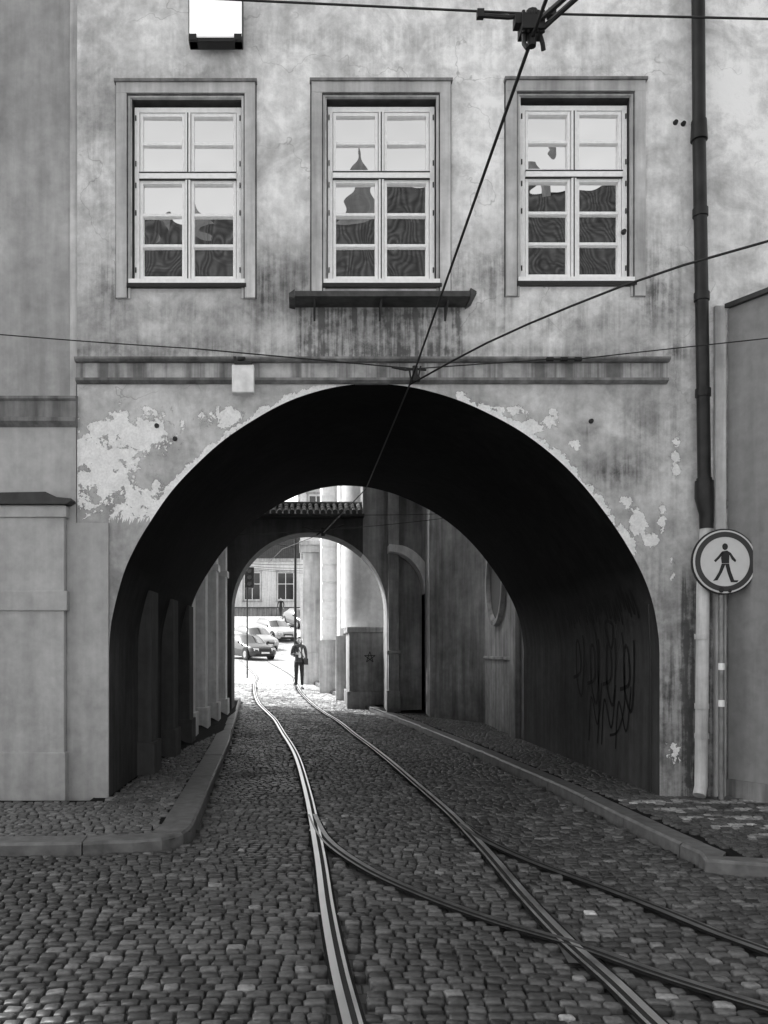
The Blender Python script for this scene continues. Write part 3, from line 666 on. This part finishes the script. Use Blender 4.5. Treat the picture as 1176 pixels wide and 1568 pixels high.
for i,y in enumerate((15.35,16.85,18.35,19.85)):
    x=-2.02+.06*i; a.box(-2.35,x,y,y+.42,0,9.3); b.box(-2.35,x+.05,y-.05,y+.47,0,.55); b.box(-2.35,x+.04,y-.04,y+.46,3.4,3.55)
a.make('pilasters',M_pil,LC,bevel=.01); b.make('pilaster_bases',M_pil,LC,bevel=.01)
# ------------------------------------------------------------------ gateway (second arch)
GW=empty('gateway_wall'); cxA,rA,zs=.12,1.92,2.68
ts=np.linspace(math.pi,0,40); cur=[(cxA+rA*math.cos(t),zs+rA*math.sin(t)) for t in ts]
a=Acc(); a2=Acc()
def col(acc,xa,xb,za,zb,tp): acc.prism_y([(xa,za),(xb,zb),(xb,tp),(xa,tp)],21,21.9)
col(a2,-2.3,cur[0][0],0,0,5.0)
for (x,z),(x2,z2) in zip(cur[:-1],cur[1:]):
    if x2<1.5: col(a2,x,x2,z,z2,5.0)
    else: col(a,x,x2,z,z2,11)
col(a,cur[-1][0],5,0,0,11)
a.make('wall',M_gap,GW); a2.make('arch_wall',M_dim,GW)  # arch side darker: shade under the eave painted into the plaster
a=Acc()
a.prism_x([(20.6,5.0),(21.45,5.3),(22.3,5.0),(22.3,4.94),(20.6,4.94)],-2.3,1.46); a.make('roof_deck',M_lead,GW)
a=Acc(); x=-2.25
while x<1.42:
    for k in range(3):
        y0=20.52+k*.3; z0=5.03+k*.106
        a.cyl((x,y0,z0+random.uniform(-.008,.008)),(x+random.uniform(-.01,.01),y0+.36,z0+.127),.06,.05,10)
    x+=.15
a.cyl((-2.3,21.45,5.36),(1.45,21.45,5.36),.08,.08,12)
a.make('roof_tiles',simple('gateway_tile',.08,.8,0,.5,9),GW,smooth=True)

# ------------------------------------------------------------------ sunlit buildings beyond
BB=empty('baroque_townhouse')
a=Acc(); a.box(1.18,2.3,22.3,24.3,0,2.15); a.make('pedestal',M_gap,BB,bevel=.02)
a=Acc(); a.box(1.12,2.3,22.25,24.35,2.151,2.3); a.box(1.12,2.3,22.25,24.35,0,.6); a.make('pedestal_mouldings',M_gap,BB,bevel=.02)
a=Acc(); a.cyl((1.75,23.4,2.3),(1.75,23.4,8),.72,.7,40); a.make('half_column',M_white,BB,smooth=True)
a=Acc(); a.box(1.0,5,24.36,26.2,0,9.5); a.box(.55,5,26.2,29.6,0,9.5)
for k in range(11): a.box(.53,1.35,26.17,26.19+.02,.5+k*.55,.98+k*.55)
a.make('walls',M_white,BB,bevel=.01)
a=Acc(); a.box(.47,1.1,26.1,26.16,.3,2.0); a.box(.9,1.4,24.2,24.35,.1,2.1); a.make('plinth',M_trim,BB,bevel=.015)
a=Acc(); a.box(-.05,.6,29.62,32,0,5.1); a.box(-.12,.62,29.55,32,5.1,5.35); a.box(-.18,.62,29.5,32.05,5.351,5.5); a.box(-.1,.6,29.57,32,0,1.6); a.make('pilaster',M_trim,BB,bevel=.015)
a=Acc(); a.prism_x([(24,9.5),(29.8,9.5),(29.8,9.7),(27,12),(24,9.7)],.3,6); a.make('roof',M_tile,BB)
V=[];F=[]
def line(p,q,w=.02,y=22.296):
    d=Vector((q[0]-p[0],q[1]-p[1])).normalized(); nn=Vector((-d.y,d.x))*w/2; n=len(V)
    V.extend([(p[0]+nn.x,y,p[1]+nn.y),(p[0]-nn.x,y,p[1]-nn.y),(q[0]-nn.x,y,q[1]-nn.y),(q[0]+nn.x,y,q[1]+nn.y)]); F.append((n,n+1,n+2,n+3))
st=[(1.72+.15*math.cos(math.pi/2+i*4*math.pi/5),1.5+.15*math.sin(math.pi/2+i*4*math.pi/5)) for i in range(6)]
for p,q in zip(st[:-1],st[1:]): line(p,q)
mobj('star_graffiti',V,F,M_black,BB)

def facade_block(name,x0,x1,y0,y1,zb,zt,mat,rows,cols,roof=2.5,ww=1.1,wh=1.8):
    E=empty(name); a=Acc(); a.box(x0,x1,y0,y1,zb,zt); a.make('walls',mat,E)
    a=Acc(); a.box(x0-.2,x1+.2,y0-.25,y1+.2,zt,zt+.3); a.make('eaves',M_trim,E)
    a=Acc(); a.prism_x([(y0-.3,zt+.3),((y0+y1)/2,zt+.3+roof),(y1+.3,zt+.3)],x0-.2,x1+.2); a.make('roof',M_tile,E)
    g=Acc(); f=Acc(); c=Acc()
    for r in range(rows):
        for k in range(cols):
            cx=x0+(x1-x0)*(k+.5)/cols; cz=zb+(zt-zb)*(r+.6)/rows
            g.box(cx-ww/2,cx+ww/2,y0-.01,y0+.1,cz-wh/2,cz+wh/2)
            for s in(-1,1): c.box(cx+s*ww/2,cx+s*(ww/2+.15),y0-.06,y0,cz-wh/2-.15,cz+wh/2+.15)
            c.box(cx-ww/2-.2,cx+ww/2+.2,y0-.1,y0,cz+wh/2+.151,cz+wh/2+.3); c.box(cx-ww/2-.2,cx+ww/2+.2,y0-.12,y0,cz-wh/2-.28,cz-wh/2-.151)
            f.box(cx-.03,cx+.03,y0-.03,y0-.012,cz-wh/2,cz+wh/2); f.box(cx-ww/2,cx+ww/2,y0-.028,y0-.012,cz+.2,cz+.26)
            for s in(-1,1): f.box(cx+s*(ww/2-.03)-.03,cx+s*(ww/2-.03)+.03,y0-.032,y0-.011,cz-wh/2,cz+wh/2)
    g.make('window_glass',M_dglass,E); f.make('window_bars',M_paintw,E); c.make('window_trim',M_trim,E); return E
facade_block('street_end_house',-10.6,-.2,88,98,4.5,10.9,plaster('end_house_plaster',.75,.1,.1,.2),1,3,3,1.7,2.7)
facade_block('corner_house',-.3,9,62,76,2.6,13.5,M_white,3,4,3)
fe=empty('garden_wall'); a=Acc(); a.box(-12,-.4,84.5,84.9,4.5,5.9); a.make('wall',M_corn,fe); a=Acc(); a.box(-12,-.4,84.4,85,5.9,6.0); a.make('coping',M_lead,fe)

PL=empty('tram_pole'); a=Acc(); a.cyl((-.55,52,1.2),(-.55,52,8.5),.09,.07,12); a.cyl((-.55,52,1.2),(-.55,52,2.),.13,.13,12); a.tube([(-.55,52,8),(-1.8,52,8.2),(-3.3,52,8.1)],.04); a.make('pole',M_black,PL,smooth=True)
TL=empty('traffic_signal'); a=Acc(); gg=float(gz(33)); a.cyl((-2.22,33,gg),(-2.22,33,gg+4.2),.03,.03,10); a.box(-2.3,-1.95,32.85,33.1,gg+3.5,gg+4.3); a.make('post_and_head',M_black,TL,bevel=.02)
a=Acc()
for k in range(3): a.cyl((-2.12,32.8,gg+3.65+k*.25),(-2.12,32.85,gg+3.65+k*.25),.09,.09,14)
a.make('lenses',M_dglass,TL)

# ------------------------------------------------------------------ building across the street (seen only as window reflections)
OB=empty('opposite_house')
wa=plaster('opposite_plaster',.75,.06,.1,.1)
def opp(x0,x1,ze,zr):
    a=Acc(); a.box(x0,x1,-16,-8.6,0,ze); a.make('walls',wa,OB)
    a=Acc(); a.prism_x([(-8.3,ze-.1),(-11.8,zr),(-16.3,ze-.1)],x0+.001,x1-.001); a.make('roof',M_tile,OB)
    g=Acc(); n=max(1,int((x1-x0)/2.4))
    for r in range(3):
        for k in range(n):
            cx=x0+(x1-x0)*(k+.5)/n; g.box(cx-.5,cx+.5,-8.63,-8.55,2+r*3.8,4+r*3.8)
    g.make('windows',M_dglass,OB)
opp(-16,-9,10,13.5); opp(-9,-.6,12.2,17.2); opp(-.6,2.6,12.6,17.7); opp(2.6,15,12.9,18.5); opp(15,20,10,13)
a=Acc(); a.prism_y([(.3,16.6),(3.0,16.6),(1.6,18.9)],-12,-11.2); a.prism_y([(-5.6,16),(-2.6,16),(-4.1,17.9)],-12,-11.2); a.box(8.6,9.2,-12,-11.5,17,19.1)
a.make('gables_and_chimney',M_dim,OB)

# ------------------------------------------------------------------ cars
def car(name,loc,rot,paint,est=False):
    E=empty(name)
    st=[(-2.12,.60,.34,.60,.62,.50),(-2.02,.76,.24,.68,.71,.62),(-1.7,.84,.20,.76,.82,.66),(-1.05,.87,.19,.86,.93,.70),(-.85,.88,.19,.90,.98,.72),
     (-.25,.88,.19,.92,1.36,.60),(.1,.88,.19,.93,1.45,.58),(.7,.88,.19,.94,1.46,.58),(1.25,.88,.19,.95,1.40,.58),(1.55,.87,.20,.96,1.26 if not est else 1.38,.62),(2.0,.82,.24,.95,1.02,.66),(2.12,.72,.34,.80,.86,.6)]
    V=[];F=[];mi=[]
    for y,w,zb,zl,zr,rw in st:
        half=[(w*.86,zb),(w*.98,zb+.12),(w,(zb+zl)/2),(w*.97,zl),(rw,zr-.04 if zr-zl>.2 else (zl+zr)/2)]
        pts=[(x,z) for x,z in half]+[(0,zr)]+[(-x,z) for x,z in half[::-1]]
        V+=[(x,y,z) for x,z in pts]
    m=11
    for i in range(len(st)-1):
        gh=(st[i][4]-st[i][3]>.2) or (st[i+1][4]-st[i+1][3]>.2)
        for j in range(m-1):
            F.append((i*m+j,i*m+j+1,(i+1)*m+j+1,(i+1)*m+j))
            side=j in(3,6); top=j in(4,5)
            ws=top and (i==4 or i==9); mi.append(1 if (gh and side and 4<=i<=9) or ws else 0)
        F.append((i*m,(i+1)*m,(i+1)*m+m-1,i*m+m-1)); mi.append(2)
    F.append(tuple(range(m))); mi.append(0); F.append(tuple(range((len(st)-1)*m+m-1,(len(st)-1)*m-1,-1))); mi.append(0)
    o=mobj('body',V,F,paint,E,smooth=True); o.data.materials.append(M_dglass); o.data.materials.append(M_black)
    for p,q in zip(o.data.polygons,mi): p.material_index=q
    bm=bmesh.new(); bm.from_mesh(o.data); bmesh.ops.recalc_face_normals(bm,faces=bm.faces); bm.to_mesh(o.data); bm.free()
    a=Acc(); h=Acc()
    for x in(-.80,.80):
        for y in(-1.32,1.32):
            a.cyl((x-.1,y,.32),(x+.1,y,.32),.32,.32,24); s=1 if x>0 else -1; h.cyl((x+s*.101,y,.32),(x+s*.112,y,.32),.2,.18,12)
            a.cyl((x+s*.06,y,.36),(x+s*.085,y,.36),.38,.38,24)
    a.make('tyres',M_black,E,smooth=True); h.make('wheel_hubs',simple('alloy',.4,.3,.7),E)
    a=Acc()
    for s in(-1,1): a.prism_z([(s*.42,-2.13),(s*.70,-2.07),(s*.72,-1.95),(s*.42,-2.0)],.55,.70)
    a.make('headlamps',simple('headlamp',.75,.15,0,.05,5,0,.8),E,bevel=.01)
    a=Acc(); a.box(-.36,.36,-2.145,-2.05,.46,.60); a.box(-.55,.55,-2.14,-2.0,.27,.38)
    for s in (-1,1): a.box(s*.9,s*1.02,-.78,-.66,.93,1.05)
    a.make('grille_and_mirrors',M_black,E,bevel=.01)
    a=Acc(); a.box(-.26,.26,-2.155,-2.146,.40,.50); a.make('number_plate',M_paintw,E)
    E.location=(loc[0],loc[1],float(gz(loc[1]))); E.rotation_euler=(math.atan((float(gz(loc[1]+2))-float(gz(loc[1]-2)))/4),0,math.radians(rot)); return E
dk=simple('car_paint_dark',.02,.2,0,.05,2,0,.8); sv=simple('car_paint_silver',.42,.25,.2,.03,2,0,.8)
car('parked_car',(-3.35,50),32,dk); car('parked_car',(-3.35,56.8),30,sv); car('parked_car',(-2.15,61.5),28,sv,True); car('parked_car',(-.35,69),24,dk)

# ------------------------------------------------------------------ people
def skin(name,J,E,mat,par,sub=2):
    me=bpy.data.meshes.new(name); me.from_pydata([j[0] for j in J],E,[]); me.update(); me.materials.append(mat)
    o=bpy.data.objects.new(name,me); COL.objects.link(o); o.parent=par
    o.modifiers.new('skin','SKIN')
    if not me.skin_vertices:
        bpy.context.view_layer.objects.active=o
    lay=me.skin_vertices[0].data if me.skin_vertices else None
    if lay:
        for i,j in enumerate(J): lay[i].radius=(j[1],j[2]); lay[i].use_root=(i==0)
    s=o.modifiers.new('sub','SUBSURF'); s.levels=sub; s.render_levels=sub
    o.modifiers['skin'].use_smooth_shade=True
    return o
def person(name,loc,rot,h=1.68,woman=True,stride=0.,jacket=None,pants=None,hairm=None,skinm=None,shirt=None):
    E=empty(name); s=h/1.70
    P=lambda x,y,z:(x*s,y*s,z*s)
    f=stride
    J=[(P(0,0,.93),.135*s,.10*s),(P(.085,0,.86),.095*s,.095*s),(P(.095,-.01-f*.5,.50),.062*s,.066*s),(P(.10,.02-f*.75,.12),.045*s,.05*s),
       (P(-.085,0,.86),.095*s,.095*s),(P(-.09,-.01+f*.35,.50),.062*s,.066*s),(P(-.09,.02+f*.95,.12+f*.1),.045*s,.05*s),(P(0,0,1.0),.13*s,.09*s)]
    skin('trousers',J,[(0,1),(1,2),(2,3),(0,4),(4,5),(5,6),(0,7)],pants,E)
    for sx,yy,zz in((.10,.02-f*.75,0),(-.09,.02+f*.95,f*.1)):
        J=[(P(sx,yy,.10+zz),.043*s,.045*s),(P(sx,yy+.02,.045+zz),.042*s,.045*s),(P(sx*1.1,yy-.09,.035+zz),.04*s,.03*s),(P(sx*1.15,yy-.17,.025+zz),.03*s,.02*s)]
        skin('shoe',J,[(0,1),(1,2),(2,3)],M_black,E,1)
    sh=.185 if woman else .215
    J=[(P(0,0,1.0),.145*s,.105*s),(P(0,0,1.15),.125*s,.095*s),(P(0,-.01,1.32),.155*s,.11*s),(P(0,0,1.41),.11*s,.08*s),(P(0,.01,1.455),.06*s,.055*s),
       (P(sh,0,1.385),.06*s,.06*s),(P(sh+.06,.02,1.12),.045*s,.048*s),(P(sh+.03,-.12 if woman else -.03,.92),.036*s,.038*s),
       (P(-sh,0,1.385),.06*s,.06*s),(P(-sh-.06,.03,1.12),.045*s,.048*s),(P(-sh+.02 if woman else -sh-.04,-.2 if woman else -.08,1.14 if woman else .88),.036*s,.038*s),(P(0,.0,.88),.155*s,.115*s)]
    skin('jacket',J,[(0,1),(1,2),(2,3),(3,4),(3,5),(5,6),(6,7),(3,8),(8,9),(9,10),(0,11)],jacket,E)
    if shirt:
        J=[(P(0,-.105,1.36),.03*s,.012*s),(P(0,-.118,1.2),.045*s,.012*s),(P(0,-.112,1.02),.05*s,.012*s)]
        skin('shirt_front',J,[(0,1),(1,2)],shirt,E,1)
    def hand(w,d,sd):
        w=Vector(w); d=Vector(d).normalized(); side=d.cross(Vector((0,1,0))).normalized()*sd
        pal=w+d*.06*s; curl=Vector((0,-.35,0))
        skin('palm',[(tuple(w),.022*s,.018*s),(tuple(pal),.034*s,.016*s)],[(0,1)],skinm,E,1)
        for k,L in enumerate((.06,.07,.065,.05)):
            o=pal+side*(k-1.5)*.019*s+d*.015*s; a1=o+(d+curl*.3).normalized()*L*.55*s; a2=a1+(d+curl*1.6).normalized()*L*.5*s
            skin('finger_%d'%(k+1),[(tuple(o-d*.02*s),.009*s,.009*s),(tuple(a1),.0085*s,.0085*s),(tuple(a2),.007*s,.007*s)],[(0,1),(1,2)],skinm,E,1)
        o=w+d*.02*s-side*.022*s; a1=o+(d*.6-side*.7+curl*.3).normalized()*.035*s; a2=a1+(d-side*.1+curl*.5).normalized()*.03*s
        skin('thumb',[(tuple(o),.011*s,.011*s),(tuple(a1),.010*s,.010*s),(tuple(a2),.008*s,.008*s)],[(0,1),(1,2)],skinm,E,1)
    hand(P(sh+.025,-.13 if woman else -.035,.895),(0,-.25,-1),1)
    if woman: hand(P(-sh+.035,-.225,1.145),(.5,-.8,.1),-1)
    else: hand(P(-sh-.04,-.09,.86),(0,-.2,-1),-1)
    hz=1.585
    bm=bmesh.new(); bmesh.ops.create_uvsphere(bm,u_segments=28,v_segments=20,radius=1)
    for v in bm.verts:
        x,y,z=v.co; w=.074; dd=.092; hh=.112
        if z<0: w*=1-.28*(-z)**1.3
        nx,ny,nz=x*w,y*dd,z*hh
        if y<0 and z<0: ny-=.006*(-z)
        fr=math.exp(-((x)/.16)**2)*(y<0)
        ny-=fr*.020*math.exp(-((z+.18)/.14)**2)*1.0
        ny-=fr*.006*math.exp(-((z+.50)/.07)**2); ny-=fr*.008*math.exp(-((z+.85)/.12)**2)
        if y<0: ny+=.012*math.exp(-((abs(x)-.38)/.14)**2-((z-.02)/.1)**2)
        v.co=(nx*s,ny*s,(hz+nz)*s)
    me=bpy.data.meshes.new('head'); bm.to_mesh(me); bm.free(); me.materials.append(skinm); me.polygons.foreach_set('use_smooth',[True]*len(me.polygons))
    o=bpy.data.objects.new('head',me); COL.objects.link(o); o.parent=E
    skin('neck',[(P(0,.012,1.43),.048*s,.048*s),(P(0,.008,1.53),.045*s,.047*s)],[(0,1)],skinm,E,1)
    a=Acc()
    for sx in(-1,1): a.cyl(P(sx*.029,-.074,1.588),P(sx*.029,-.083,1.588),.012*s,.006*s,10)
    a.cyl(P(-.022,-.088,1.527),P(.022,-.088,1.527),.005*s,.005*s,8); a.make('eyes_and_mouth',M_black,E)
    a=Acc()
    for sx in(-1,1): a.cyl(P(sx*.070,.0,1.585),P(sx*.084,.012,1.59),.026*s,.018*s,12)
    a.make('ears',skinm,E,smooth=True)
    bm=bmesh.new(); bmesh.ops.create_uvsphere(bm,u_segments=28,v_segments=18,radius=1)
    dl=[v for v in bm.verts if (v.co.y<-.25 and v.co.z<.45) or (not woman and v.co.z<-.35) ]
    bmesh.ops.delete(bm,geom=dl,context='VERTS')
    for v in bm.verts:
        x,y,z=v.co; nz=z*.125
        if woman and z<0: nz=z*.36; x*=1.25+.15*math.sin(9*z); y=y*.9+.15
        v.co=(x*.084*s,(y*.102+.006)*s,(hz+.006+nz)*s)
    me=bpy.data.meshes.new('hair'); bm.to_mesh(me); bm.free(); me.materials.append(hairm); me.polygons.foreach_set('use_smooth',[True]*len(me.polygons))
    o=bpy.data.objects.new('hair',me); COL.objects.link(o); o.parent=E; md=o.modifiers.new('so','SOLIDIFY'); md.thickness=.012
    if woman:
        a=Acc()
        a.tube([P(-.12,-.11,1.4),P(.02,-.14,1.2),P(.16,-.13,1.0)],.012*s); a.box(.12*s,.27*s,-.17*s,-.05*s,.80*s,1.0*s)
        a.make('shoulder_bag',M_black,E,bevel=.015)
    E.location=(loc[0],loc[1],float(gz(loc[1]))); E.rotation_euler=(0,0,math.radians(rot)); return E
skn=simple('skin',.38,.5,0,.08,20,0); hr=simple('hair',.02,.5,0,.3,40,0); jk=simple('jacket_cloth',.04,.8,0,.3,20,.1); pt=simple('trouser_cloth',.014,.8,0,.2,20,.1); shm=simple('shirt_cloth',.55,.8,0,.1,20,0)
person('standing_woman',(-.17,27.2),12,1.68,True,.03,jk,pt,hr,skn,shm)
person('walking_man',(-2.05,74),-20,1.76,False,.28,pt,pt,hr,skn,None)

# ------------------------------------------------------------------ world, sun, camera
az=math.atan2(-.80,.60); el=math.radians(46)
w=bpy.data.worlds.new('World'); S.world=w; w.use_nodes=True; nt=w.node_tree; bg=nt.nodes['Background']
sk=nt.nodes.new('ShaderNodeTexSky'); sk.sky_type='NISHITA'; sk.sun_disc=False; sk.sun_elevation=el; sk.sun_rotation=az; sk.air_density=1.2; sk.dust_density=3
bw=nt.nodes.new('ShaderNodeRGBToBW'); nt.links.new(sk.outputs[0],bw.inputs[0]); nt.links.new(bw.outputs[0],bg.inputs['Color']); bg.inputs['Strength'].default_value=.41
sd=bpy.data.lights.new('sun','SUN'); sd.energy=5; sd.angle=math.radians(.5); sd.color=(1,1,1); so=bpy.data.objects.new('sun',sd); COL.objects.link(so)
dv=Vector((math.sin(az)*math.cos(el),math.cos(az)*math.cos(el),math.sin(el))); so.rotation_euler=dv.to_track_quat('Z','Y').to_euler(); so.location=(0,0,30)
cd=bpy.data.cameras.new('camera'); co=bpy.data.objects.new('camera',cd); COL.objects.link(co); co.location=(0,0,CAMH); co.rotation_euler=(math.radians(90),0,0)
cd.sensor_fit='VERTICAL'; cd.sensor_height=36; cd.lens=36*1300/1568; cd.shift_x=(588-466)/1568; cd.shift_y=(996-784)/1568; cd.clip_end=3000; cd.clip_start=.05
S.camera=co
S.view_settings.view_transform='Standard'; S.view_settings.look='None'; S.view_settings.exposure=0
